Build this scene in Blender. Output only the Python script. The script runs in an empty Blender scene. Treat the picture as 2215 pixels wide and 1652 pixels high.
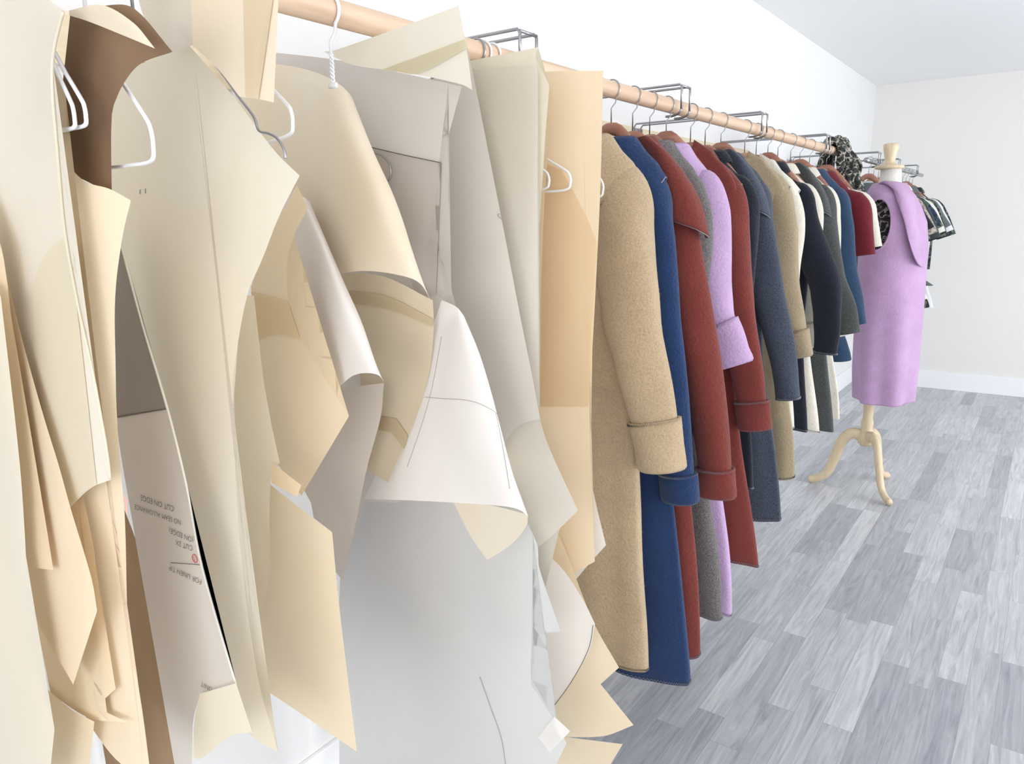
import bpy, bmesh, math, random, bisect
from mathutils import Vector, Matrix, noise
random.seed(7)
pi=math.pi
# world: metres. Left wall along Y at x=WALLX, clothes rail along Y at x=RX, floor z=0
WALLX=-1.46; RX=-.96; RZ=1.855; CEIL=2.666; FARY=7.63
# ---------------- helpers
def lin(c):
    return tuple([((v/255.)/12.92 if v/255.<=.04045 else ((v/255.+.055)/1.055)**2.4) for v in c])+(1,)
def newmat(name):
    m=bpy.data.materials.new(name); m.use_nodes=True; nt=m.node_tree
    return m,nt,nt.nodes['Principled BSDF'],nt.nodes['Material Output']
def N(nt,t,**kw):
    n=nt.nodes.new(t)
    for k,v in kw.items():
        if k in n.inputs: n.inputs[k].default_value=v
        else: setattr(n,k,v)
    return n
def ramp(nt,stops,interp='LINEAR'):
    r=nt.nodes.new('ShaderNodeValToRGB'); r.color_ramp.interpolation=interp
    e=r.color_ramp.elements
    while len(e)<len(stops): e.new(.5)
    for i,(p,c) in enumerate(stops): e[i].position=p; e[i].color=c
    return r
def coords(nt,scale=(1,1,1)):
    tc=nt.nodes.new('ShaderNodeTexCoord'); mp=nt.nodes.new('ShaderNodeMapping')
    mp.inputs['Scale'].default_value=scale; nt.links.new(tc.outputs['Object'],mp.inputs['Vector']); return mp.outputs['Vector']
def bump(nt,b,h,st,dist=.01):
    bn=nt.nodes.new('ShaderNodeBump'); bn.inputs['Strength'].default_value=st; bn.inputs['Distance'].default_value=dist
    nt.links.new(h,bn.inputs['Height']); nt.links.new(bn.outputs['Normal'],b.inputs['Normal']); return bn
_pc={}
def paper(c1,c2=None,tr=.28):
    key=(c1,c2)
    if key in _pc: return _pc[key]
    if c2 is None: c2=tuple(max(0,int(v*f)) for v,f in zip(c1,(.98,.962,.93)))
    lift=lambda c: tuple(255-(255-v)*.76 for v in c) if c[0]>195 else c
    m,nt,b,o=newmat('paper_%d_%d_%d'%c1)
    v=coords(nt,(2.2,2.2,1.2))
    n=N(nt,'ShaderNodeTexNoise',Scale=2.2,Detail=3.0); nt.links.new(v,n.inputs['Vector'])
    r=ramp(nt,[(.34,lin(lift(c1))),(.68,lin(lift(c2)))]); nt.links.new(n.outputs['Fac'],r.inputs['Fac'])
    nt.links.new(r.outputs[0],b.inputs['Base Color']); b.inputs['Roughness'].default_value=.8; b.inputs['Specular IOR Level'].default_value=.12
    n3=N(nt,'ShaderNodeTexNoise',Scale=6.0,Detail=4.0); nt.links.new(coords(nt),n3.inputs['Vector'])
    bump(nt,b,n3.outputs['Fac'],.18,.014)
    t=nt.nodes.new('ShaderNodeBsdfTranslucent'); nt.links.new(r.outputs[0],t.inputs['Color'])
    ms=nt.nodes.new('ShaderNodeMixShader'); ms.inputs[0].default_value=tr if c1[0]>195 else .05
    nt.links.new(b.outputs[0],ms.inputs[1]); nt.links.new(t.outputs[0],ms.inputs[2]); nt.links.new(ms.outputs[0],o.inputs['Surface'])
    _pc[key]=m; return m
def wool(name,c,heather=.07,light=None):
    m,nt,b,o=newmat(name)
    v=coords(nt)
    n=N(nt,'ShaderNodeTexNoise',Scale=300.0,Detail=4.0,Roughness=.65); nt.links.new(v,n.inputs['Vector'])
    lc=light or tuple(min(255,v_+int(255*heather*.5)) for v_ in c); dc=tuple(int(v_*(1-heather*1.4)) for v_ in c)
    r=ramp(nt,[(.3,lin(dc)),(.5,lin(c)),(.72,lin(lc))]); nt.links.new(n.outputs['Fac'],r.inputs['Fac'])
    n2=N(nt,'ShaderNodeTexNoise',Scale=7.0,Detail=6.0,Roughness=.65); nt.links.new(v,n2.inputs['Vector'])
    r2=ramp(nt,[(.3,(.84,.84,.84,1)),(.7,(1,1,1,1))]); nt.links.new(n2.outputs['Fac'],r2.inputs['Fac'])
    mx=N(nt,'ShaderNodeMixRGB',blend_type='MULTIPLY',Fac=1.0); nt.links.new(r.outputs[0],mx.inputs[1]); nt.links.new(r2.outputs[0],mx.inputs[2])
    nt.links.new(mx.outputs[0],b.inputs['Base Color']); b.inputs['Roughness'].default_value=1.0
    b.inputs['Sheen Weight'].default_value=.15; b.inputs['Sheen Roughness'].default_value=.6; b.inputs['Specular IOR Level'].default_value=.05
    n3=N(nt,'ShaderNodeTexNoise',Scale=140.0,Detail=5.0); nt.links.new(v,n3.inputs['Vector']); bump(nt,b,n3.outputs['Fac'],.65,.005)
    return m
def pattern(name,cols,scale=40,kind='voronoi'):
    m,nt,b,o=newmat(name); v=coords(nt)
    if kind=='voronoi':
        n=N(nt,'ShaderNodeTexVoronoi',Scale=scale); nt.links.new(v,n.inputs['Vector']); sep=nt.nodes.new('ShaderNodeSeparateColor'); nt.links.new(n.outputs['Color'],sep.inputs[0]); f=sep.outputs[0]
    else:
        n=N(nt,'ShaderNodeTexNoise',Scale=scale,Detail=2.0); nt.links.new(v,n.inputs['Vector']); f=n.outputs['Fac']
    k=len(cols)
    if kind=='noise': st=[(0 if i==0 else .36+.28*i/k,lin(c)) for i,c in enumerate(cols)]
    else: st=[(i/k,lin(c)) for i,c in enumerate(cols)]
    r=ramp(nt,st,'CONSTANT'); nt.links.new(f,r.inputs['Fac']); nt.links.new(r.outputs[0],b.inputs['Base Color']); b.inputs['Roughness'].default_value=.85
    return m
def plain(name,c,rough=.5,metal=0.0,bumpsc=None):
    m,nt,b,o=newmat(name); 
    n=N(nt,'ShaderNodeTexNoise',Scale=bumpsc or 30.0,Detail=3.0); nt.links.new(coords(nt),n.inputs['Vector'])
    r=ramp(nt,[(.3,lin(tuple(int(v*.96) for v in c))),(.7,lin(c))]); nt.links.new(n.outputs['Fac'],r.inputs['Fac']); nt.links.new(r.outputs[0],b.inputs['Base Color'])
    b.inputs['Roughness'].default_value=rough; b.inputs['Metallic'].default_value=metal
    if bumpsc: bump(nt,b,n.outputs['Fac'],.12,.01)
    return m
def wood(name,c1,c2,axis='y'):
    m,nt,b,o=newmat(name); s={'y':(30,1.2,30),'z':(30,30,2),'x':(1.5,30,30)}[axis]
    n=N(nt,'ShaderNodeTexNoise',Scale=1.5,Detail=4.0,Distortion=1.0); nt.links.new(coords(nt,s),n.inputs['Vector'])
    r=ramp(nt,[(.3,lin(c1)),(.7,lin(c2))]); nt.links.new(n.outputs['Fac'],r.inputs['Fac']); nt.links.new(r.outputs[0],b.inputs['Base Color']); b.inputs['Roughness'].default_value=.42
    bump(nt,b,n.outputs['Fac'],.1,.003); return m
col=bpy.context.scene.collection
def mkobj(name,verts,faces,mat=None,smooth=True,parent=None,solid=0,bevel=0):
    me=bpy.data.meshes.new(name); me.from_pydata([tuple(v) for v in verts],[],faces); me.update()
    if mat: me.materials.append(mat)
    if smooth: me.polygons.foreach_set('use_smooth',[True]*len(me.polygons))
    ob=bpy.data.objects.new(name,me); col.objects.link(ob)
    if bevel: md=ob.modifiers.new('bev','BEVEL'); md.width=bevel; md.segments=2
    if solid: md=ob.modifiers.new('sol','SOLIDIFY'); md.thickness=solid; md.offset=0
    if parent: setpar(ob,parent)
    return ob
def setpar(ob,p):
    ob.parent=p; ob.matrix_parent_inverse=Matrix.Translation(-p.location)
def empty(name,loc):
    e=bpy.data.objects.new(name,None); e.location=loc; e.empty_display_size=.1; col.objects.link(e); return e
class MB:
    def __init__(s): s.v=[]; s.f=[]
    def add(s,v,f):
        o=len(s.v); s.v+=[Vector(a) for a in v]; s.f+=[tuple(i+o for i in g) for g in f]
    def box(s,a,b):
        x0,y0,z0=a; x1,y1,z1=b
        s.add([(x0,y0,z0),(x1,y0,z0),(x1,y1,z0),(x0,y1,z0),(x0,y0,z1),(x1,y0,z1),(x1,y1,z1),(x0,y1,z1)],[(0,3,2,1),(4,5,6,7),(0,1,5,4),(1,2,6,5),(2,3,7,6),(3,0,4,7)])
    def rings(s,rings,cap0=False,cap1=False,close=False):
        n=len(rings[0]); v=[p for r in rings for p in r]; f=[]
        m=len(rings); rr=range(m if close else m-1)
        for i in rr:
            for j in range(n):
                a=i*n+j; b_=i*n+(j+1)%n; i2=(i+1)%m
                f.append((a,b_,i2*n+(j+1)%n,i2*n+j))
        if cap0: f.append(tuple(range(n))[::-1])
        if cap1: f.append(tuple((m-1)*n+j for j in range(n)))
        s.add(v,f)
    def tube(s,pts,r,n=8,closed=False,cap=True,flat=1.0):
        pts=[Vector(p) for p in pts]; m=len(pts); rings=[]; prev=None
        for i,p in enumerate(pts):
            a=pts[(i-1)%m] if (closed or i>0) else p; b_=pts[(i+1)%m] if (closed or i<m-1) else p
            t=(b_-a); t=t.normalized() if t.length>1e-9 else Vector((0,0,1))
            if prev is None:
                up=Vector((0,1,0)) if abs(t.y)<.9 else Vector((1,0,0)); A=t.cross(up).normalized()
            else: A=(prev-t*prev.dot(t)).normalized()
            prev=A; B=t.cross(A); rr=r[i] if isinstance(r,(list,tuple)) else r
            rings.append([p+A*math.cos(2*pi*j/n)*rr+B*math.sin(2*pi*j/n)*rr*flat for j in range(n)])
        s.rings(rings,cap and not closed,cap and not closed,closed)
    def lathe(s,c,prof,n=32):
        s.rings([[Vector((c[0]+r*math.cos(2*pi*j/n),c[1]+r*math.sin(2*pi*j/n),z)) for j in range(n)] for z,r in prof],True,True)
    def obj(s,name,mat=None,**k): return mkobj(name,s.v,s.f,mat,**k)
def cr(P,n=8,closed=False):
    P=[Vector(p) for p in P]; out=[]; m=len(P)
    for i in range(m if closed else m-1):
        p1=P[i]; p2=P[(i+1)%m]; p0=P[(i-1)%m] if (closed or i>0) else p1; p3=P[(i+2)%m] if (closed or i<m-2) else p2
        for k in range(n):
            t=k/n; out.append(.5*((2*p1)+(p2-p0)*t+(2*p0-5*p1+4*p2-p3)*t*t+(3*p1-p0-3*p2+p3)*t**3))
    if not closed: out.append(P[-1])
    return out
def gridmesh(G,n,name,mat,parent=None,solid=0):
    rows=[cr(r,n) for r in G]; cols=[cr([rows[i][j] for i in range(len(rows))],n) for j in range(len(rows[0]))]
    a=len(cols); b=len(cols[0]); V=[cols[j][i] for i in range(b) for j in range(a)]
    Fc=[(i*a+j,i*a+j+1,(i+1)*a+j+1,(i+1)*a+j) for i in range(b-1) for j in range(a-1)]
    ob=mkobj(name,V,Fc,mat,parent=parent,solid=solid); return ob,(V,a,b)
def interp(tab,x):
    if x>=tab[0][0]: return tab[0][1]
    for (a,va),(b,vb) in zip(tab,tab[1:]):
        if x>=b:
            t=(a-x)/(a-b); t=t*t*(3-2*t)*.5+t*.5; return va+(vb-va)*t
    return tab[-1][1]
def fuzz(e,mat,count,L=.0055,wd=.00028):
    parts=[o for o in e.children if o.type=='MESH' and o.name.split('.')[0] in('body','sleeve','turned_cuff','collar','lapel','hood')]
    tris=[];acc=[];tot=0
    for o in parts:
        vs=[v.co for v in o.data.vertices]
        for p in o.data.polygons:
            if p.area<1e-8: continue
            tot+=p.area; acc.append(tot); tris.append(([vs[i] for i in p.vertices],p.normal))
    V=[];Fs=[]
    for i in range(count):
        q,n=tris[min(len(tris)-1,bisect.bisect(acc,random.random()*tot))]
        a,b=random.random(),random.random()
        if len(q)==4: p=(q[0].lerp(q[1],a)).lerp(q[3].lerp(q[2],a),b)
        else: p=q[0].lerp(q[1],a)
        d=Vector((random.gauss(0,1),random.gauss(0,1),random.gauss(0,1)-.3)); 
        tip=p+n*random.uniform(-L,L)*.7+d*L*.35; s=Vector((random.gauss(0,1),random.gauss(0,1),random.gauss(0,1))).normalized()*wd
        k=len(V); V+=[p-s,p+s,tip]; Fs.append((k,k+1,k+2))
    mkobj('wool_nap',V,Fs,mat,smooth=False,parent=e)
# ---------------- common materials
M_metal=plain('chrome',(170,172,176),.3,1.0); M_white=plain('white_plastic',(240,240,244),.3)
M_dowel=wood('dowel_wood',(206,174,146),(224,198,172),'y'); M_pine=wood('pine_board',(226,209,176),(238,224,196),'y')
M_hang=wood('hanger_wood',(146,98,82),(178,128,108),'x'); M_hang2=wood('hanger_wood_pale',(186,144,120),(204,166,140),'x')
M_stitch=plain('overlock_thread',(150,153,162),.8); M_stitchd=plain('overlock_thread_dark',(110,100,88),.8)
M_pencil=plain('pencil_crease_line',(92,88,88),.8); M_faint=plain('faint_pencil_line',(158,152,150),.8)
# ---------------- room
def wallmat(name,c,sc=70,st=.18):
    m,nt,b,o=newmat(name); n=N(nt,'ShaderNodeTexNoise',Scale=float(sc),Detail=3.0); nt.links.new(coords(nt),n.inputs['Vector'])
    b.inputs['Base Color'].default_value=lin(c); b.inputs['Roughness'].default_value=.75; bump(nt,b,n.outputs['Fac'],st,.006); return m
MW=wallmat('painted_wall',(236,236,236)); MWF=wallmat('painted_wall_warm',(236,234,231)); MC=wallmat('painted_ceiling',(246,246,247)); MT=wallmat('white_trim',(246,246,248),20,.02)
def planks():
    m,nt,b,o=newmat('grey_plank_floor')
    tc=nt.nodes.new('ShaderNodeTexCoord'); sx=nt.nodes.new('ShaderNodeSeparateXYZ'); cx=nt.nodes.new('ShaderNodeCombineXYZ')
    nt.links.new(tc.outputs['Object'],sx.inputs[0]); nt.links.new(sx.outputs['Y'],cx.inputs['X']); nt.links.new(sx.outputs['X'],cx.inputs['Y'])
    br=N(nt,'ShaderNodeTexBrick',Scale=1.0); br.offset=.37; br.offset_frequency=2; br.squash=.7; br.squash_frequency=3
    br.inputs['Brick Width'].default_value=.74; br.inputs['Row Height'].default_value=.086; br.inputs['Mortar Size'].default_value=.0007; br.inputs['Mortar Smooth'].default_value=.3
    br.inputs['Color1'].default_value=(0,0,0,1); br.inputs['Color2'].default_value=(1,1,1,1); br.inputs['Mortar'].default_value=(.3,.3,.3,1)
    nt.links.new(cx.outputs[0],br.inputs['Vector'])
    base=ramp(nt,[(.0,lin((168,171,178))),(.3,lin((183,185,190))),(.7,lin((196,198,202))),(1,lin((210,212,215)))]); nt.links.new(br.outputs['Color'],base.inputs['Fac'])
    ad=N(nt,'ShaderNodeVectorMath',operation='MULTIPLY_ADD'); nt.links.new(br.outputs['Color'],ad.inputs[0]); ad.inputs[1].default_value=(7,7,7); nt.links.new(tc.outputs['Object'],ad.inputs[2])
    mp=nt.nodes.new('ShaderNodeMapping'); mp.inputs['Scale'].default_value=(26,1.7,1); nt.links.new(ad.outputs[0],mp.inputs['Vector'])
    g=N(nt,'ShaderNodeTexNoise',Scale=1.3,Detail=7.0,Roughness=.64,Distortion=2.0); nt.links.new(mp.outputs[0],g.inputs['Vector'])
    gr=ramp(nt,[(.28,(.58,.59,.62,1)),(.42,(.83,.83,.85,1)),(.55,(1,1,1,1)),(.72,(1.24,1.24,1.24,1))]); nt.links.new(g.outputs['Fac'],gr.inputs['Fac'])
    mx=N(nt,'ShaderNodeMixRGB',blend_type='MULTIPLY',Fac=.9); nt.links.new(base.outputs[0],mx.inputs[1]); nt.links.new(gr.outputs[0],mx.inputs[2])
    mx2=N(nt,'ShaderNodeMixRGB',blend_type='MIX'); nt.links.new(br.outputs['Fac'],mx2.inputs[0]); nt.links.new(mx.outputs[0],mx2.inputs[1]); mx2.inputs[2].default_value=lin((146,148,154))
    nt.links.new(mx2.outputs[0],b.inputs['Base Color']); b.inputs['Roughness'].default_value=.34; bump(nt,b,g.outputs['Fac'],.06,.003)
    return m
XR=2.9; YB=-2.6
def boxobj(name,a,b,mat,bevel=0):
    m=MB(); m.box(a,b); return m.obj(name,mat,smooth=False,bevel=bevel)
boxobj('floor',(WALLX-.1,YB-.1,-.1),(XR+.1,FARY+.1,0),planks())
boxobj('ceiling',(WALLX-.1,YB-.1,CEIL),(XR+.1,FARY+.1,CEIL+.1),MC)
boxobj('wall_left',(WALLX-.1,YB-.1,0),(WALLX,FARY+.1,CEIL),MW)
boxobj('wall_far',(WALLX,FARY,0),(XR,FARY+.1,CEIL),MWF)
def wall_open(name,axis,c0,c1,s0,s1,holes,mat):
    m=MB()
    def bx(a0,a1,z0,z1):
        if axis=='x': m.box((c0,a0,z0),(c1,a1,z1))
        else: m.box((a0,c0,z0),(a1,c1,z1))
    cur=s0
    for (a,b,z0,z1) in holes:
        bx(cur,a,0,CEIL); bx(a,b,0,z0); bx(a,b,z1,CEIL); cur=b
    bx(cur,s1,0,CEIL); return m.obj(name,mat,smooth=False)
HR=[(-.6,1.9,.55,2.35),(2.7,6.6,.2,2.4)]; HB=[(-.9,2.6,.3,2.4)]
wall_open('wall_right','x',XR,XR+.1,YB,FARY,HR,MW); wall_open('wall_back','y',YB-.1,YB,WALLX,XR,HB,MW)
def window(name,axis,c,h):
    a,b,z0,z1=h; m=MB(); w=.05
    def bx(p,q,r,s):
        if axis=='x': m.box((c,p,r),(c+.06,q,s))
        else: m.box((p,c,r),(q,c+.06,s))
    bx(a,b,z0,z0+w); bx(a,b,z1-w,z1); bx(a,a+w,z0,z1); bx(b-w,b,z0,z1); n=3
    for i in range(1,n): x=a+(b-a)*i/n; bx(x-.02,x+.02,z0+w,z1-w)
    m.obj(name,MT,smooth=False)
window('window_1','x',XR+.02,HR[0]); window('window_2','x',XR+.02,HR[1]); window('added_rear_window','y',YB-.08,HB[0])  # the rear window is an unseen addition that lets in light
boxobj('baseboard_far',(WALLX+.014,FARY-.014,0),(XR-.014,FARY,.16),MT,.003)
boxobj('baseboard_left',(WALLX,YB,0),(WALLX+.014,FARY-.014,.16),MT,.003)
boxobj('baseboard_right',(XR-.014,YB,0),(XR,FARY-.014,.16),MT,.003)
# ---------------- rack
def rack(name,y0,y1,brs,mat,r,board=True):
    e=empty(name,(RX,(y0+y1)/2,RZ))
    m=MB(); m.tube([(RX,y0+(y1-y0)*i/40,RZ) for i in range(41)],r,24); m.obj('rod',mat,parent=e)
    if board:
        m=MB(); m.box((WALLX,y0,RZ-.045),(WALLX+.019,y1,RZ+.045)); m.obj('ledger_board',M_pine,smooth=False,parent=e,bevel=.002)
    m=MB()
    for y in brs:
        zt=RZ+.055
        for dy in (-.03,.03):
            yy=y+dy
            m.tube([(WALLX+.022,yy,zt-.11),(WALLX+.022,yy,zt-.01),(WALLX+.03,yy,zt),(RX+.03,yy,zt),(RX+.036,yy,zt-.008),(RX+.036,yy,RZ-.012)],.0034,8)
        m.tube([(RX+.036,y-.03,zt-.004),(RX+.036,y+.03,zt-.004)],.0034,8)
        pts=[(RX+.036*math.cos(a),y,RZ-.012-.018*math.sin(a)) for a in [pi*.6*i/12 for i in range(13)]]
        m.tube([(p[0],y-.03,p[2]) for p in pts],.0034,8); m.tube([(p[0],y+.03,p[2]) for p in pts],.0034,8)
        m.box((WALLX+.019,y-.045,RZ-.04),(WALLX+.023,y+.045,RZ+.04))
    m.obj('wall_brackets',M_metal,parent=e)
rack('wooden_clothes_rail',-.6,4.28,[.3,1.36,2.17,2.9,3.85],M_dowel,.0205)
rack('metal_clothes_rail',4.9,7.1,[5.1,5.8,6.6],M_metal,.014,False)
# ---------------- hangers
def hook(m,c,y,r=.0016,rr=.0235,drop=.07):
    pts=[(c,y,RZ-drop),(c,y,RZ-.045),(c+.012,y,RZ-.032)]+[(c+rr*math.cos(a),y,RZ+rr*math.sin(a)) for a in [-pi*.3+(pi*1.4)*i/20 for i in range(21)]]
    m.tube(pts,r,8)
def wire_hanger(name,y,yaw=0,mat=None,r=.0027,w=.205,dr=.13,drop=.07):
    e=empty(name,(RX,y,RZ)); m=MB(); hook(m,RX,y,r,drop=drop)
    P=[(0,0,-drop),(w*.5,0,-drop-dr*.45),(w*.9,0,-drop-dr*.84),(w*.985,0,-drop-dr*.96),(w*1.0,0,-drop-dr*1.12),(w*.93,0,-drop-dr*1.25),(w*.5,0,-drop-dr*1.27),(0,0,-drop-dr*1.27),(-w*.5,0,-drop-dr*1.27),(-w*.93,0,-drop-dr*1.25),(-w,0,-drop-dr*1.12),(-w*.985,0,-drop-dr*.96),(-w*.9,0,-drop-dr*.84),(-w*.5,0,-drop-dr*.45)]
    rot=Matrix.Rotation(yaw,3,'Z'); Q=[rot@Vector(p)+Vector((RX,y,RZ)) for p in P]
    m.tube(cr(Q,6,True),r,8,closed=True); m.obj('hanger_frame',mat or M_white,parent=e); return e
def clip_hook(name,y,mat,r=.0027,drop=.115):
    e=empty(name,(RX,y,RZ)); m=MB(); hook(m,RX,y,r,drop=.07)
    for ph in (0,pi): m.tube([(RX+.0022*math.cos(i*.9+ph),y+.0022*math.sin(i*.9+ph),RZ-.062-(drop-.062)*i/24) for i in range(25)],r*.7,6)
    m.box((RX-.008,y-.003,RZ-drop-.008),(RX+.008,y+.003,RZ-drop)); m.obj('hook',mat,parent=e)
# ---------------- papers: outlines are "x,z" pairs in millimetres on a sheet hanging across the rail at depth y
def mm(s): return [Vector((float(a)/1000,float(b)/1000)) for a,b in (t.split(',') for t in s.split())]
def outline(P):
    n=len(P); out=[]; sm=[]
    for i in range(n):
        a=(P[i]-P[i-1]); b=(P[(i+1)%n]-P[i]); sm.append(a.angle(b)<math.radians(33) if a.length and b.length else False)
    for i in range(n):
        p,q=P[i],P[(i+1)%n]; L=(q-p)
        m0=(q-P[i-1]).normalized()*L.length if sm[i] else L
        m1=(P[(i+2)%n]-p).normalized()*L.length if sm[(i+1)%n] else L
        K=6 if (sm[i] or sm[(i+1)%n]) else 1
        for k in range(K):
            t=k/K; out.append(p*(2*t**3-3*t*t+1)+m0*(t**3-2*t*t+t)+q*(-2*t**3+3*t*t)+m1*(t**3-t*t))
    return out
def wf(x,z,seed,amp): return amp*noise.noise(Vector((x*2.0,z*1.2,seed*3.7)))*1.6
SN=[0]
def sheet(s,y0,c,amp=.005,name='paper_sewing_pattern',parent=None,c2=None,seed=None,off=0):
    SN[0]+=1; seed=SN[0] if seed is None else seed
    V=[Vector((p.x,y0,p.y)) for p in outline(mm(s))]
    bm=bmesh.new(); f=bm.faces.new([bm.verts.new(v) for v in V])
    bmesh.ops.triangulate(bm,faces=[f])
    xs=[v.x for v in V]; zs=[v.z for v in V]
    def cut(no,lo,hi,st):
        a=math.floor(lo/st)*st+st
        while a<hi:
            g=bm.verts[:]+bm.edges[:]+bm.faces[:]
            bmesh.ops.bisect_plane(bm,geom=g,plane_co=Vector(no)*a,plane_no=no); a+=st
    if amp>0: cut((1,0,0),min(xs),max(xs),.03); cut((0,0,1),min(zs),max(zs),.04)
    bm.normal_update()
    for f in bm.faces:
        if f.normal.y>0: f.normal_flip()
    for v in bm.verts: v.co.y+=wf(v.co.x,v.co.z,seed,amp)-off
    me=bpy.data.meshes.new(name); bm.to_mesh(me); bm.free(); me.materials.append(paper(c,c2))
    if amp>0:   # exact normals of the gently waving sheet
        me.polygons.foreach_set('use_smooth',[True]*len(me.polygons)); ns=[]
        for v in me.vertices:
            e_=.004; dx=(wf(v.co.x+e_,v.co.z,seed,amp)-wf(v.co.x-e_,v.co.z,seed,amp))/(2*e_); dz=(wf(v.co.x,v.co.z+e_,seed,amp)-wf(v.co.x,v.co.z-e_,seed,amp))/(2*e_)
            ns.append(tuple(Vector((dx,-1,dz)).normalized()))
        me.normals_split_custom_set_from_vertices(ns)
    else: me.polygons.foreach_set('use_smooth',[False]*len(me.polygons))
    ob=bpy.data.objects.new(name,me); col.objects.link(ob)
    if parent: setpar(ob,parent)
    ob['seed']=seed; ob['amp']=amp; return ob
def line(s,y0,parent,r=.0007,mat=None,off=.0015,name='pencil_crease_line',n=6):
    seed=parent['seed']; amp=parent['amp']
    Q=[Vector((p.x,y0,p.y)) for p in mm(s)]; Q=cr(Q,n) if len(Q)>2 else Q
    for v in Q: v.y+=wf(v.x,v.z,seed,amp)-off
    m=MB(); m.tube(Q,r,6); return m.obj(name,mat or M_pencil,parent=parent)
def over(s,y0,c,parent,off=.002,name='overlap_piece',c2=None):
    return sheet(s,y0,c,parent=parent,seed=parent['seed'],amp=parent['amp'],off=off,name=name,c2=c2)
def patch(rows,ys,c,name='paper_sewing_pattern',c2=None,n=7,lines=()):
    g=[[Vector((p.x,y,p.y)) for p,y in zip(mm(r),yy)] for r,yy in zip(rows,ys)]
    ob,(V,a,b)=gridmesh(g,n,name,paper(c,c2))
    for kind,t,s0,s1 in lines:
        if kind=='r': i=int(t*(b-1)); pts=[V[i*a+j] for j in range(int(s0*(a-1)),int(s1*(a-1))+1)]
        else: j=int(t*(a-1)); pts=[V[i*a+j] for i in range(int(s0*(b-1)),int(s1*(b-1))+1)]
        m=MB(); m.tube([p+Vector((.0004,-.0008,0)) for p in pts],.0004,6); m.obj('pencil_crease_line',M_faint,parent=ob)
    return ob
TAN=(238,219,184); TAN2=(240,211,168); GREY=(218,213,201); WHITE=(242,240,237); COOL=(213,213,211); BROWN=(172,146,116); DBROWN=(122,97,77)
sheet('-925,1122 -816,1116 -783,1053 -763,957 -730,838 -779,773 -815,722 -929,715',1.36,WHITE)
p1=sheet('-986,1820 -863,1818 -724,1804 -728,1598 -736,1421 -749,1136 -742,987 -733,816 -788,773 -826,830 -893,902 -979,1104',1.31,TAN2,c2=(243,218,178))
over('-885,1658 -813,1630 -737,1493 -739,1421 -750,1156 -879,1139',1.31,(236,205,158),p1)
sheet('-879,955 -808,864 -721,689 -658,604 -702,548 -621,482 -701,419 -886,341 -950,550',1.29,(240,214,172),c2=(242,222,186))
sheet('-961,322 -828,360 -651,416 -717,301 -964,171',1.30,TAN)
sheet('-964,1803 -826,1795 -805,1775 -823,1583 -833,1421 -839,1154 -921,1122',1.265,TAN)
sheet('-978,1830 -787,1833 -794,1817 -763,1766 -782,1580 -789,1428 -794,1157 -867,1107 -980,1327',1.19,(228,222,204))
p7=sheet('-892,932 -821,867 -759,830 -707,773 -680,730 -695,660 -789,484 -837,539 -898,626',1.22,WHITE)
line('-684,726 -695,667 -736,577 -789,487',1.22,p7)
over('-836,570 -786,562 -788,545 -834,555',1.22,(206,196,160),p7,name='tape_band')
sheet('-934,1816 -913,1809 -777,1800 -782,1514 -779,1181 -818,1143 -840,1154 -890,1426',1.17,GREY)
sheet('-899,1391 -823,1342 -763,1170 -743,1118 -677,1000 -725,946 -774,896 -777,861 -748,802 -718,735 -787,716 -906,744 -958,1043',1.15,(215,210,197))
p3=sheet('-1052,1786 -963,1801 -923,1840 -906,1861 -892,1808 -831,1539 -792,1364 -768,1262 -748,1172 -792,1154 -825,1121 -847,1068 -987,1143 -1012,1388',1.13,(219,213,201),c2=(213,206,196))
line('-1008,1484 -1001,1425 -985,1389',1.13,p3,off=.003); line('-833,1546 -838,1543 -828,1536',1.13,p3,off=.002,mat=M_faint)
p6=sheet('-1225,1009 -917,1045 -803,1029 -740,935 -736,890 -687,769 -731,753 -754,713 -757,631 -700,569 -674,533 -723,413 -1361,106 -1305,707',1.1,COOL,c2=(206,207,208))
line('-886,600 -860,540 -832,472 -820,385',1.1,p6,r=.0006,mat=M_faint)
over('-700,583 -664,566 -711,498 -739,520',1.1,WHITE,p6,.003,'paper_tag')
p5=sheet('-1425,1890 -1169,1840 -1013,1801 -836,1753 -864,1687 -884,1633 -917,1509 -915,1451 -906,1402 -860,1383 -931,1244 -1000,1069 -1029,977 -1126,960 -1219,754 -1289,797 -1333,1117 -1363,1519',1.03,(213,207,200),c2=(205,197,191))
over('-1058,1671 -884,1633 -911,1533 -924,1484 -906,1402 -951,1400 -988,1467 -1030,1560',1.03,(202,193,187),p5,.003,'pocket_piece')
line('-1058,1671 -965,1650 -884,1633',1.03,p5,off=.005)
pt=sheet('-1055,1820 -1026,1819 -880,1832 -757,1844 -750,1812 -741,1766 -735,1724 -755,1734 -874,1766 -989,1791',.93,(225,218,201))
over('-919,1774 -743,1796 -740,1783 -840,1759 -884,1767',.93,(204,193,156),pt,.003,'olive_band')
patch(['-869,1398 -839,1396 -812,1390 -805,1372 -824,1354','-906,1321 -836,1326 -779,1328 -757,1310 -793,1284','-965,1193 -845,1215 -748,1229 -705,1213 -750,1176','-1096,982 -896,1043 -734,1085 -638,1100 -634,1074'],
 [(1.0,.985,.975,.985,1.01),(1.0,.97,.95,.965,1.01),(1.0,.95,.925,.94,1.0),(1.0,.93,.89,.885,.92)],(239,234,230),c2=(231,224,219),lines=[('r',.66,.15,.8),('c',.2,.3,.9),('c',.75,.66,.95)])
sheet('-849,1031 -764,1043 -683,1044 -685,1024 -717,982 -772,937 -808,973',.99,(222,209,187),amp=.003)
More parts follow.
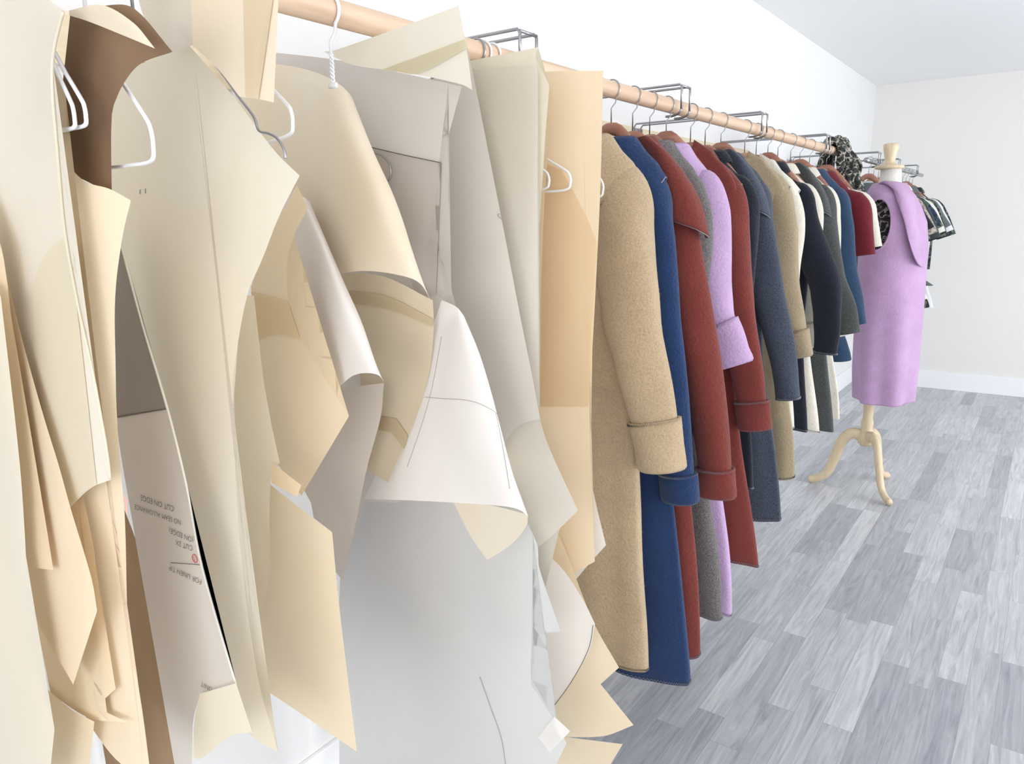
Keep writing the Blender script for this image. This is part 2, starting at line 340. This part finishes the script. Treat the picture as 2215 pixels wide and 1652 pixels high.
bk=sheet('-1099,1442 -983,1438 -869,1400 -869,1355 -882,1276 -913,1187 -946,1102 -979,1038 -1054,1060 -1050,1168 -1073,1346',.975,(214,196,163),c2=(220,204,172))
over('-1076,1409 -974,1403 -868,1368 -870,1355 -976,1380 -1075,1386',.975,(202,182,144),bk,.003,'tape_band')
over('-1024,1174 -966,1176 -939,1148 -946,1116 -979,1147 -1033,1148',.975,(199,178,139),bk,.003,'tape_band')
patch(['-1425,1860 -1166,1813 -1030,1772 -1012,1743 -1079,1737','-1358,1730 -1114,1713 -981,1692 -950,1655 -1024,1648','-1232,1590 -1037,1583 -904,1578 -886,1556 -956,1534','-1074,1442 -946,1454 -851,1453 -800,1440 -828,1398'],
 [(1.0,.94,.92,.95,1.0),(.98,.93,.9,.93,.99),(.97,.91,.88,.92,.98),(.95,.89,.865,.87,.93)],(238,228,208),c2=(236,218,186))
sheet('-1128,1218 -948,1254 -960,1191 -1004,1086 -1046,966 -1100,833 -1119,900 -1206,1010 -1124,1121',.93,(208,199,193),c2=(215,206,200))
patch(['-1208,1588 -1104,1588 -1062,1579 -1079,1568 -1146,1553','-1198,1460 -1054,1485 -977,1487 -992,1450 -1070,1428','-1173,1331 -1019,1365 -920,1386 -910,1368 -1005,1323','-1135,1202 -989,1248 -895,1294 -843,1301 -886,1269'],
 [(.92,.88,.87,.9,.95),(.91,.86,.84,.88,.94),(.9,.85,.82,.85,.93),(.89,.84,.81,.81,.87)],(242,238,234),c2=(234,227,221))
p9=sheet('-991,1593 -968,1557 -1007,1514 -1029,1469 -1032,1408 -1008,1346 -904,1227 -1037,1064 -1098,1114 -1106,1199 -1130,1347 -1129,1428 -1058,1522',.8,TAN,c2=(238,214,174))
over('-1127,1420 -1032,1407 -1008,1346 -1068,1351 -1126,1335',.8,(231,206,162),p9)
sheet('-1097,1109 -1049,1088 -912,1040 -910,917 -902,783 -891,638 -986,649 -1157,670 -1176,740 -1177,931',.76,(241,224,190),c2=(238,215,176))
sheet('-1072,1421 -1013,1424 -1004,1262 -982,1157 -1010,1120 -1040,939 -1093,817 -1115,962',.72,(240,230,206))
sheet('-992,1158 -921,1133 -934,1111 -996,1122',.71,TAN2,amp=.002)
p13=sheet('-907,1812 -739,1783 -762,1671 -787,1677 -826,1684 -863,1719 -912,1753',.59,(235,219,190),c2=(229,209,174),amp=.002)
over('-800,1800 -745,1785 -775,1735 -787,1677 -812,1682',.59,(225,205,168),p13,.002)
p11=sheet('-1093,1758 -1006,1763 -959,1764 -908,1723 -856,1678 -819,1642 -789,1615 -752,1589 -798,1541 -839,1488 -875,1445 -909,1373 -932,1304 -944,1191 -951,1044 -948,929 -938,829 -908,723 -959,721 -1002,729 -1112,1003 -1290,1213 -1290,1450 -1222,1597 -1203,1664 -1174,1714 -1134,1739',.62,(226,218,200),c2=(230,217,188),amp=.006)
line('-1123,1586 -1125,1580',.62,p11,mat=M_faint); line('-1108,1587 -1109,1580',.62,p11,mat=M_faint)
sheet('-961,1774 -872,1769 -822,1757 -759,1706 -825,1702 -865,1685 -893,1663 -903,1631 -916,1570 -1000,1595 -1035,1641',.468,DBROWN,c2=(146,120,96),amp=.002)
sheet('-927,1769 -856,1763 -797,1736 -763,1707 -835,1733 -889,1752 -928,1764',.452,(236,224,198),amp=.001)
sheet('-1028,1805 -1038,1830 -912,1812 -925,1757 -974,1756',.6,(219,211,195),amp=.003)
sheet('-1296,1181 -1187,1006 -1162,819 -1149,572 -1425,471 -1425,654',.58,BROWN,c2=(138,112,86))
p12=sheet('-1163,1526 -1084,1513 -1009,1276 -982,1166 -963,1042 -908,877 -1012,817 -1041,757 -1069,624 -1113,603 -1137,872 -1153,1054 -1165,1244 -1143,1390',.56,(211,204,196),c2=(203,195,189),amp=0)
over('-1163,1526 -1084,1513 -1010,1276 -1157,1242 -1143,1390',.56,(168,161,154),p12,.001,'shaded_upper_panel',c2=(158,150,144))  # shadow on the upper strip, put into the colour as darker grey
line('-1084,1514 -1050,1396 -1009,1276 -982,1166 -963,1042 -908,875',.56,p12,r=.0018,mat=paper((238,234,224)),name='folded_edge')
line('-1156,1245 -1009,1277',.56,p12,r=.0006)  # crease shade drawn as a thin dark line
sheet('-994,831 -892,888 -864,820 -920,790 -1010,710 -1035,699 -1019,772',.55,(229,220,197),amp=.002)
M_red=plain('red_ink',(206,84,92),.7)
def txt(s,x,z,h,y0,parent,mat=M_pencil):
    cu=bpy.data.curves.new('handwriting','FONT'); cu.body=s; cu.size=h; cu.align_x='CENTER'; cu.align_y='CENTER'; cu.shear=.2; cu.space_character=1.05; cu.offset=-.0001; cu.materials.append(mat)
    ob=bpy.data.objects.new('handwriting',cu); col.objects.link(ob); ob.location=(x/1000,y0-.0018,z/1000); ob.rotation_euler=(pi/2,pi+random.uniform(-.03,.03),0); setpar(ob,parent)
for s,x,z,h in [('CUT ON EDGE',-1068,1122,.0135),('NO SEAM ALLOWANCE',-1072,1103,.0118),('(ON EDGE)',-1010,1084,.0125),('CUT 2X',-1005,1069,.0125),('FOR LINEN TIP',-1012,1020,.0125),('UNIT',-987,841,.0125)]: txt(s,x,z,h,.56,p12)
txt('G',-981,1054,.009,.56,p12,M_red)
line('-1050,1029 -970,1047',.56,p12,r=.0005)
cq=Vector((-.981,.56,1.054)); m=MB(); m.tube([cq+Vector((.0062*math.cos(a),-.0015,.0062*math.sin(a))) for a in [2*pi*i/24 for i in range(24)]],.0006,6,closed=True); m.obj('red_ring',M_red,parent=p12)
r_=sheet('-988,1759 -953,1685 -978,1619 -964,1602 -932,1584 -881,1574 -838,1560 -864,1522 -897,1452 -918,1361 -930,1301 -939,1215 -944,1163 -979,966 -967,899 -965,753 -1066,752 -1142,783 -1193,971 -1190,1265',.448,TAN,c2=(238,214,176),amp=.003)
over('-936,1200 -930,1190 -934,1168 -939,1175',.448,(236,170,150),r_,.001,'tape_band')
sheet('-1072,1158 -1031,1187 -1020,1110 -1023,1027 -1014,894 -1086,836 -989,850 -1115,807 -1238,800 -1256,996',.438,TAN2,c2=(241,220,182),amp=.002)
lp=sheet('-1107,1820 -964,1795 -882,1756 -906,1730 -927,1689 -937,1621 -946,1528 -938,1447 -925,1370 -915,1273 -915,1228 -974,1205 -1042,1163 -1110,1208 -1114,1345 -1128,1468 -1201,1590',.428,(221,213,196),c2=(226,218,200),amp=.003)
over('-946,1522 -1005,1500 -1052,1459 -1075,1373 -1081,1297 -1041,1167 -977,1205 -953,1214 -944,1362 -941,1447',.428,(225,209,176),lp,.0012,c2=(219,206,178))
line('-882,1755 -913,1721 -928,1684 -936,1616 -944,1528 -936,1441 -924,1370 -915,1273 -916,1229',.428,lp,r=.0018,mat=paper((236,229,208)),name='folded_edge')
sheet('-1116,1615 -1079,1412 -1048,1305 -1020,1229 -1004,1175 -973,1086 -970,1041 -1078,892 -1195,987 -1284,1188',.412,(237,215,180),c2=(230,206,168),amp=.002)
sheet('-1100,1569 -1066,1495 -1094,1289 -1099,1185 -1062,1077 -1141,1060 -1161,1089 -1247,1198',.40,(234,208,168),amp=.002)
sheet('-1097,1472 -1050,1451 -1073,1233 -1094,1125 -1134,945 -1099,826 -1157,704 -1425,581',.385,(223,216,200),c2=(228,219,195),amp=.002)
sheet('-1293,825 -1154,813 -1073,823 -1131,685 -1296,606',.43,TAN,amp=.002)
for (y,yaw,w,dr,dp) in [(.436,0,.047,.07,.125),(.441,.05,.057,.07,.123),(.487,0,.113,.12,.1),(.70,-.35,.185,.09,.1),(1.25,0,.155,.09,.15),(1.28,0,.185,.1,.14),(1.4,0,.19,.11,.14)]:
    wire_hanger('white_plastic_hanger',y,yaw,w=w,dr=dr,drop=dp,r=.0024)
clip_hook('white_clip_hanger',.862,M_white,.0028,.105); clip_hook('metal_clip_hanger',.545,M_metal,.0022); clip_hook('metal_clip_hanger',1.1,M_metal,.002); clip_hook('metal_clip_hanger',1.23,M_metal,.002)
def wirepart(s,y):
    P=[Vector((p.x,y,p.y)) for p in mm(s)]; e=empty('metal_wire_hanger',P[0]); m=MB(); m.tube(cr(P,6),.0017,8); m.obj('hanger_frame',M_metal,parent=e)
wirepart('-947,1782 -885,1727 -847,1688 -820,1662 -812,1645 -794,1640 -778,1633 -767,1620 -765,1609',.605)
wirepart('-1039,1659 -1016,1651 -998,1632 -1002,1610 -1021,1607',1.02)
# ---------------- garments
def garment(name,y,mat,hem,cuffz=-.92,sw=.165,flare=.2,out=.25,dep=.036,collar='wide',cuff=True,st=M_stitch,sr=.055,zig=True,sv=.03,seed=0,hm=None,cuffh=.1,seam=False,lapel=0,low=.022,bulge=0,nap=0):
    e=empty(name,(RX,y,RZ))
    def P(u,v,z): return Vector((RX+u,y-v,RZ+z-low))
    wt=[(-.105,.055),(-.125,.07),(-.15,.1),(-.18,sw-.035),(-.22,sw-.008),(-.27,sw),(-.5,sw-.0),(-.75,sw+.0),(hem,flare)]
    dt=[(-.105,.038),(-.15,.034),(-.2,dep*.85),(-.3,dep),(-.7,dep*.9),(hem,dep*1.05)]
    def B(th,z,g=0):
        w=interp(wt,z)+g; d=interp(dt,z)+g; c,s=math.cos(th),math.sin(th); ex=.8
        u=w*math.copysign(abs(c)**ex,c); v=d*math.copysign(abs(s)**ex,s)
        f=max(0,min(1,(-z-.3)/.8)); k=1+f*.2*math.sin(5*th+seed*2.1+z*1.5)+f*.08*math.sin(9*th+seed)
        v*=k; n_=noise.noise(Vector((u*6+seed*5,v*8,z*4)))*.009*min(1,f*2+.3)
        return P(u*(1+.02*math.sin(z*7+seed)),v+n_,z+f*.008*math.sin(2*th+seed))
    n=56; zs=[-.105,-.115,-.125,-.14,-.155,-.17,-.19,-.21,-.24,-.27]; z=-.32
    while z>hem+.02: zs.append(z); z-=.05
    zs.append(hem)
    m=MB(); R_=[[B(2*pi*j/n,z_) for j in range(n)] for z_ in zs]
    R_.append([B(2*pi*j/n,hem-.003,-.002) for j in range(n)]); R_.append([B(2*pi*j/n,hem-.001,-.005) for j in range(n)]); R_.append([B(2*pi*j/n,hem+.03,-.006) for j in range(n)])
    m.rings(R_); m.obj('body',mat,parent=e)
    def zz(fn,k,amp,r,nm='overlock_stitching'):
        q=MB(); q.tube([fn(i/k,(amp if i%2 else -amp)) for i in range(k)],r,4,closed=True); q.obj(nm,st,parent=e)
    if zig: zz(lambda t,a:B(2*pi*t,hem+.004+a,.0012),260,.003,.0008)
    for s in (1,-1):
        o_=out if s>0 else min(out,.2)
        short=cuffz>-.5
        if short: C=[(sw-.07,0,-.215),(sw-.015,.0,-.235),(sw+.02,.0,-.28),(o_*.98,.005,cuffz)]
        else: C=[(sw-.09,.0,-.2),(sw-.052,sv*.3,-.235),(sw-.03,sv*.7,-.33),(sw*.45+o_*.55-.05+bulge,sv,-.54),(o_-.045+bulge*.5,sv*1.1,-.54+(cuffz+.54)*.6),(o_-.02,sv*.8,cuffz)]
        C=cr([Vector(c) for c in C],7); K=len(C)
        def sec(i,g=0,zo=0):
            c=C[i]; t=i/(K-1); a=C[max(0,i-1)]; b=C[min(K-1,i+1)]; T=(b-a).normalized(); A=Vector((-T.z,0,T.x))
            A=Vector((T.z,0,-T.x)) if A.x<0 else A
            ru=(sr*(.8+.35*math.sin(pi*min(1,t*1.1)**.7)) if not short else .05+.015*t)+g; rv=ru*.66
            if t<.12: ru*=.75+2*t; rv*=.75+2*t
            out_=[]
            for j in range(40):
                th=2*pi*j/40
                cr_=.05*math.exp(-((t-.52)/.16)**2)*math.sin(t*46+math.sin(th+seed)*1.6)
                wr=1+.05*math.sin(3*th+t*9+seed)+.02*math.sin(t*26+th*2+seed)*math.sin(pi*t)+cr_*(.6-.4*math.cos(th))
                q=c+A*math.cos(th)*ru*wr+T*zo; out_.append(P(s*q.x,q.y+math.sin(th)*rv*wr,q.z))
            return out_
        m=MB(); rr=[sec(i) for i in range(K)]
        if not cuff or short: rr.append(sec(K-1,-.004)); rr.append(sec(K-3,-.006))
        m.rings(rr,cap0=True,cap1=False); m.obj('sleeve',mat,parent=e)
        if not cuff and zig and s>0 and not short:
            base=sec(K-1,.0012); L2=len(base)
            zz(lambda t,a:base[int(t*L2)%L2].lerp(base[(int(t*L2)+1)%L2],t*L2-int(t*L2))+Vector((0,0,.005+a)),160,.003,.0009)
        if cuff and not short:
            m=MB(); top=C[-1].z+cuffh; ids=[i for i in range(K) if C[i].z<=top+1e-6]
            i0=ids[0]; m.rings([sec(i0,.002)]+[sec(i0,.008)]+[sec(i,.010) for i in ids]+[sec(K-1,.009,.012),sec(K-1,.004,.018),sec(K-1,-.004,.012),sec(K-4,-.008)]); m.obj('turned_cuff',mat,parent=e)
            if zig and s>0:
                base=sec(i0,.0095); L2=len(base)
                zz(lambda t,a:base[int(t*L2)%L2].lerp(base[(int(t*L2)+1)%L2],t*L2-int(t*L2))+Vector((0,0,-.004+a)),160,.003,.0009)
    if collar in('wide','hood','small'):
        wd={'wide':.055,'hood':.07,'small':.03}[collar]; prof=[(0,-.125),(.002,-.108),(0,-.095),(.006,-.088),(.015,-.093),(.026,-.108),(.042,-.13),(.045+wd*.5,-.16),(.045+wd,-.2)]
        if collar=='small': prof=prof[:6]+[(.036,-.125)]
        rows=[]
        for (o2,z2) in prof:
            row=[]
            for j in range(41):
                th=-pi*.5+2*pi*(j/40)*.995+.02
                c,s_=math.cos(th),math.sin(th); sag=.03*max(0,s_)*(o2/.1)
                un=.056+o2; vn=.04+min(o2*.32,.026)
                zc=z2-.02*(o2/.1)*(abs(s_))-sag; row.append(P(un*c,vn*s_+.004,zc+.008*math.sin(th*3+seed)*(o2/.1)))
            rows.append(row)
        V=[p for r in rows for p in r]; a=41; Fc=[(i*a+j,i*a+j+1,(i+1)*a+j+1,(i+1)*a+j) for i in range(len(rows)-1) for j in range(a-1)]
        mkobj('collar',V,Fc,mat,parent=e,solid=.004)
        if zig and collar!='small':
            q=MB(); q.tube([p+Vector((0,-.001,.003)) for p in rows[-1]],.0012,5); q.obj('collar_stitching',st,parent=e)
        if collar=='hood':
            m=MB(); rg=[]
            for i in range(14):
                t=i/13; r_=math.sin(pi*min(.97,max(.05,t)))**.55; rg.append([P(.085*r_*math.cos(a)+.055+.05*t,.03+.026*r_*math.sin(a)*(1+.2*math.sin(3*a+t*5)),-.085-.23*t-.02*math.cos(a)) for a in [2*pi*j/28 for j in range(28)]])
            m.rings(rg,True,True); m.obj('hood',mat,parent=e)
    if lapel:
        g=[[(.02,.03,-.095),(.055,.04,-.12),(.08,.05,-.18),(.09,.055,-.26)],[(.06,.05,-.09),(.105,.065,-.125),(.14,.078,-.2),(.15,.08,-.30)],[(.08,.04,-.10),(.14,.055,-.15),(.19,.07,-.23),(.215,.07,-.325)],[(.085,.02,-.115),(.15,.03,-.17),(.208,.035,-.25),(.238,.035,-.345)],[(.08,.01,-.13),(.14,.015,-.19),(.2,.012,-.27),(.222,.01,-.35)]]
        ob,(V,a,b)=gridmesh([[P(u*lapel,v+.005,z*(.35+.65*lapel)) for u,v,z in r] for r in g],6,'lapel',mat,e,.005)
        q=MB(); q.tube([V[i*a+a-1] for i in range(b)],.0014,5); q.obj('lapel_stitching',st,parent=e)
    if seam:
        q=MB(); q.tube([B(pi*-.38,-.25+(hem+.25)*i/40,.0003) for i in range(41)],.0014,6); q.obj('seam',mat,parent=e)
    if nap: fuzz(e,mat,nap)
    m=MB(); hook(m,RX,y,.0017,drop=.09); m.obj('hanger_hook',M_metal,parent=e)
    m=MB(); pts=[]; rr=[]; top=-.066 if seed%3==2 else -.084
    for i in range(25):
        t=-1+2*i/24; u=t*min(.14,sw-.03); pts.append(P(u,0,top-.85*max(0,abs(u)-.016)-.2*abs(u)*abs(t))); rr.append(.0165-.004*abs(t))
    m.tube(pts,rr,12,flat=.6); m.obj('hanger_arms',hm or M_hang,parent=e)
    return e
C_camel=wool('camel_wool',(190,168,138),.08); C_blue=wool('blue_wool',(36,58,98)); C_rust=wool('rust_wool',(122,58,52)); C_grey=wool('grey_wool',(112,108,108),.22); C_lil=wool('lilac_wool',(200,170,210),.05); C_black=wool('black_wool',(28,32,44)); C_den=wool('slate_wool',(70,77,92),.18); C_camel2=wool('camel_dark_wool',(168,152,125)); C_cream=wool('cream_wool',(226,221,208),.04); C_char=wool('charcoal_wool',(76,78,78),.18); C_teal=wool('denim_wool',(48,70,98)); C_crim=wool('crimson_wool',(108,32,42))
garment('camel_wool_coat',1.655,C_camel,-1.465,-.87,sw=.15,flare=.2,out=.25,dep=.038,st=M_stitchd,seed=1,sr=.068,seam=True,cuffh=.12,low=.035,nap=18000)
garment('blue_wool_coat',1.785,C_blue,-1.555,-1.0,sw=.16,flare=.27,out=.25,seed=2,sr=.054,cuffh=.07,low=.03,nap=10000)
garment('rust_wool_coat',1.905,C_rust,-1.545,-1.02,sw=.165,flare=.25,out=.305,seed=3,sr=.056,cuffh=.07,lapel=1.0,nap=10000)
garment('grey_wool_coat',2.01,C_grey,-1.46,-.9,flare=.27,out=.215,dep=.03,seed=4,cuff=False,nap=5000)
garment('lilac_wool_coat',2.12,C_lil,-1.5,-.7,sw=.17,flare=.26,out=.255,seed=5,sr=.06,cuffh=.1,nap=7000)
garment('rust_wool_coat',2.3,C_rust,-1.41,-.93,sw=.17,flare=.28,out=.27,seed=6,collar='hood',cuffh=.08,nap=7000)
garment('black_wool_coat',2.42,C_black,-1.2,-.9,flare=.22,out=.2,seed=7,collar='small')
garment('slate_wool_coat',2.56,C_den,-1.35,-.9,sw=.175,flare=.28,out=.3,seed=8,cuff=False,lapel=.8,sr=.05,nap=5000)
garment('camel_wool_coat',2.8,C_camel2,-1.26,-.78,sw=.175,flare=.25,out=.26,seed=9,collar='hood',cuffh=.08,st=M_stitchd,hm=M_hang2,nap=4000)
garment('cream_wool_coat',2.93,C_cream,-1.1,-.75,flare=.2,out=.2,seed=10,collar='hood')
garment('black_wool_coat',3.07,C_black,-1.14,-.82,sw=.18,flare=.22,out=.29,seed=11,collar='small',cuff=False,bulge=.06)
garment('cream_wool_coat',3.2,C_cream,-1.18,-.8,flare=.24,out=.22,seed=12,collar='small')
garment('charcoal_wool_coat',3.38,C_char,-1.22,-.78,sw=.18,flare=.26,out=.31,seed=13,cuff=False,zig=False,lapel=.8)
garment('cream_wool_coat',3.52,C_cream,-1.2,-.8,flare=.25,out=.23,seed=14,collar='small',zig=False)
garment('denim_wool_coat',3.68,C_teal,-.95,-.78,sw=.18,flare=.24,out=.28,seed=15,cuff=False,zig=False)
garment('crimson_wool_jacket',3.86,C_crim,-.6,-.48,flare=.2,out=.22,seed=16,zig=False,sv=0)
garment('cream_knit_top',3.99,C_cream,-.75,-.45,flare=.2,out=.22,seed=17,zig=False,collar='none',sv=0)
PM=[wool('sage_cloth',(104,114,114)),plain('white_cotton',(222,224,226),.8),pattern('leaf_print',[(30,36,38),(60,74,70),(104,110,102),(30,36,38)],60),C_black,pattern('knit_print',[(132,124,110),(176,170,156)],90),wool('slate_cloth',(60,66,72)),pattern('teal_floral',[(22,30,40),(40,66,66),(26,46,76),(86,98,80)],50),plain('white_linen',(220,218,212),.8),pattern('dark_floral',[(22,28,34),(48,62,56),(22,28,34),(100,104,86)],60)]
yy=5.0
for i in range(12):
    garment('patterned_shirt' if i%3 else 'cotton_shirt',yy,PM[i%9],(-.74,-.88,-.95,-.8,-.98,-.7)[i%6],-.4-.03*(i%3),sw=.175,flare=.25,out=.27,seed=20+i,zig=False,collar='small' if i%2 else 'none',cuff=False,sv=0); yy+=.15
# ---------------- scarf bundle on rail
M_scarf=pattern('zebra_scarf',[(34,34,36),(170,166,154),(70,72,66),(34,34,36)],30,'noise')
e=empty('patterned_scarf',(RX,4.15,RZ)); m=MB()
for i in range(12):
    y=4.07+i*.018; a=random.uniform(-.4,.4); dxx=random.uniform(-.03,.06); L=random.uniform(.14,.3)
    P_=[(RX-.045+dxx*.3,y+.02*a,RZ-L),(RX-.045,y,RZ-.05),(RX-.03,y,RZ+.033),(RX+.01,y,RZ+.042+.008*(i%3)),(RX+.045,y-.01,RZ+.0),(RX+.06+dxx,y+.03*a,RZ-.07),(RX+.05+dxx,y-.02,RZ-L*.6),(RX+.06+dxx*1.6,y+.02*a,RZ-L)]
    m.tube(cr(P_,6),[.014+.007*math.sin(k*.5+i) for k in range(43)],10,flat=1.0)
m.obj('cloth_folds',M_scarf,parent=e)
# ---------------- dress form with lilac vest
cx,cy=-.765,4.5
e=empty('dress_form',(cx,cy,0)); M_form=wood('form_wood',(206,186,152),(222,204,174),'z'); M_linen=plain('linen',(232,229,222),.9,0,120)
m=MB(); m.lathe((cx,cy),[(.26,.03),(.275,.042),(.30,.046),(.33,.044),(.345,.034),(.37,.03),(.39,.034),(.42,.026),(.5,.029),(.56,.034),(.6,.03),(.64,.026),(.75,.024),(.9,.024)]); m.obj('pole',M_form,parent=e)
m=MB()
for ang in (192,72,310):
    a=math.radians(ang); P_=[(.02,.31),(.07,.325),(.12,.28),(.155,.17),(.19,.075),(.235,.035),(.285,.022)]
    C=cr([(cx+r*math.cos(a),cy+r*math.sin(a),z) for r,z in P_],6); k=len(C)
    m.tube(C,[.034-.012*(i/(k-1)) for i in range(k)],10,flat=.75)
m.obj('tripod_legs',M_form,parent=e)
def ell(c,rx,ry,z,n=48): return [Vector((c[0]+rx*math.cos(2*pi*j/n),c[1]+ry*math.sin(2*pi*j/n),z)) for j in range(n)]
tb=[(.86,.10,.13),(.95,.125,.16),(1.05,.13,.165),(1.2,.105,.13),(1.32,.1,.125),(1.45,.12,.14),(1.55,.115,.145),(1.62,.1,.14),(1.66,.08,.11),(1.69,.06,.075),(1.72,.053,.056),(1.775,.05,.052)]
M_print=pattern('shirt_print',[(26,26,30),(150,142,138),(60,54,58),(26,26,30)],30,'noise')
m=MB(); m.rings([ell((cx+.02,cy),a,b,z) for z,a,b in tb[:9]],True,False); m.obj('torso_shirt',M_print,parent=e)
m=MB(); m.rings([ell((cx+.01,cy),a,b,z) for z,a,b in tb[8:]],False,True); m.obj('neck',M_linen,parent=e)
m=MB(); m.lathe((cx,cy),[(1.775,.055),(1.778,.07),(1.79,.072),(1.795,.06),(1.8,.03),(1.82,.026),(1.85,.03),(1.88,.037),(1.9,.038),(1.905,.03)]); m.obj('neck_cap',M_form,parent=e)
MV=wool('lilac_vest_wool',(194,160,198),.05)
vt=[(.54,-.695,.14,.19),(.7,-.70,.15,.2),(.97,-.705,.158,.205),(1.2,-.71,.162,.205),(1.36,-.712,.165,.205),(1.5,-.722,.155,.205),(1.58,-.735,.135,.2),(1.64,-.75,.115,.19),(1.685,-.76,.085,.13),(1.70,-.765,.07,.09)]
def vint(z):
    for a,b in zip(vt,vt[1:]):
        if z<=b[0]: t=(z-a[0])/(b[0]-a[0]); return [a[i]+(b[i]-a[i])*t for i in (1,2,3)]
    return list(vt[-1][1:])
nn=120; zs=[.54+1.16*i/110 for i in range(111)]; V=[]
hc=(-.765,1.49)
for z in zs:
    c,rx,ry=vint(z)
    for j in range(nn):
        th=2*pi*j/nn; f=max(0,(1.3-z))*.02*math.sin(6*th+1); V.append(Vector((c+(rx+f)*math.cos(th),cy+(ry+f)*math.sin(th),z)))
Fc=[]
for i in range(len(zs)-1):
    for j in range(nn):
        ids=(i*nn+j,i*nn+(j+1)%nn,(i+1)*nn+(j+1)%nn,(i+1)*nn+j); q=(V[ids[0]]+V[ids[2]])/2
        if not (((q.x-hc[0])/.066)**2+((q.z-hc[1])/.13)**2<1): Fc.append(ids)
mkobj('vest_body',V,Fc,MV,parent=e,solid=.006)
rim=[]
for i in range(48):
    a=2*pi*i/48; x=hc[0]+.067*math.cos(a); z=hc[1]+.132*math.sin(a); c,rx,ry=vint(z); q=max(-1,min(1,(x-c)/rx)); rim.append((x,cy-ry*math.sqrt(1-q*q),z))
m=MB(); m.tube(rim,.006,8,closed=True); m.obj('armhole_edge',MV,parent=e)
g=[[(-.80,4.42,1.70),(-.765,4.37,1.71),(-.72,4.36,1.705),(-.69,4.40,1.70),(-.67,4.46,1.70)],
   [(-.73,4.37,1.69),(-.705,4.32,1.665),(-.67,4.30,1.64),(-.64,4.33,1.63),(-.625,4.42,1.63)],
   [(-.705,4.34,1.66),(-.68,4.295,1.61),(-.645,4.28,1.55),(-.61,4.31,1.53),(-.595,4.41,1.53)],
   [(-.685,4.33,1.63),(-.655,4.29,1.56),(-.62,4.285,1.46),(-.585,4.32,1.40),(-.57,4.42,1.37)],
   [(-.665,4.33,1.60),(-.635,4.295,1.50),(-.60,4.29,1.38),(-.57,4.33,1.30),(-.556,4.43,1.27)]]
gridmesh([[Vector(p) for p in r] for r in g],7,'shawl_collar',MV,e,.005)
# ---------------- light: daylight through the right windows, added fill at the rear
def area(name,loc,rot,sx,sy,pw,c):
    l=bpy.data.lights.new(name,'AREA'); l.shape='RECTANGLE'; l.size=sx; l.size_y=sy; l.energy=pw; l.color=c
    o=bpy.data.objects.new(name,l); o.location=loc; o.rotation_euler=rot; col.objects.link(o)
area('window_daylight_front',(XR+.25,.65,1.5),(0,pi/2,0),1.9,2.6,60,(1,.99,.975))
area('window_daylight_side',(XR+.25,4.65,1.4),(0,pi/2,0),2.3,4.0,130,(.95,.975,1))
area('added_rear_fill',(.85,YB-.3,1.4),(pi/2,0,0),3.5,2.2,76,(1,.99,.975))  # added fill from behind the camera, brightens the hanging papers
w=bpy.data.worlds.new('sky'); bpy.context.scene.world=w; w.use_nodes=True; w.node_tree.nodes['Background'].inputs[0].default_value=(.9,.95,1,1); w.node_tree.nodes['Background'].inputs[1].default_value=1.25
# ---------------- camera (26 mm lens, eye height 1.53 m)
psi=math.radians(35.73); pit=math.radians(12.0); rol=math.radians(0.87)
F=Vector((-math.sin(psi)*math.cos(pit),math.cos(psi)*math.cos(pit),-math.sin(pit)))
R0=Vector((math.cos(psi),math.sin(psi),0)); U0=R0.cross(F)
R=R0*math.cos(rol)-U0*math.sin(rol); U=U0*math.cos(rol)+R0*math.sin(rol)
cam=bpy.data.cameras.new('camera'); cam.sensor_width=36; cam.lens=26.38; cam.clip_start=.01
co=bpy.data.objects.new('camera',cam)
co.matrix_world=Matrix(((R.x,U.x,-F.x,0),(R.y,U.y,-F.y,0),(R.z,U.z,-F.z,1.53),(0,0,0,1))); col.objects.link(co)
bpy.context.scene.camera=co
bpy.context.scene.view_settings.view_transform='Standard'
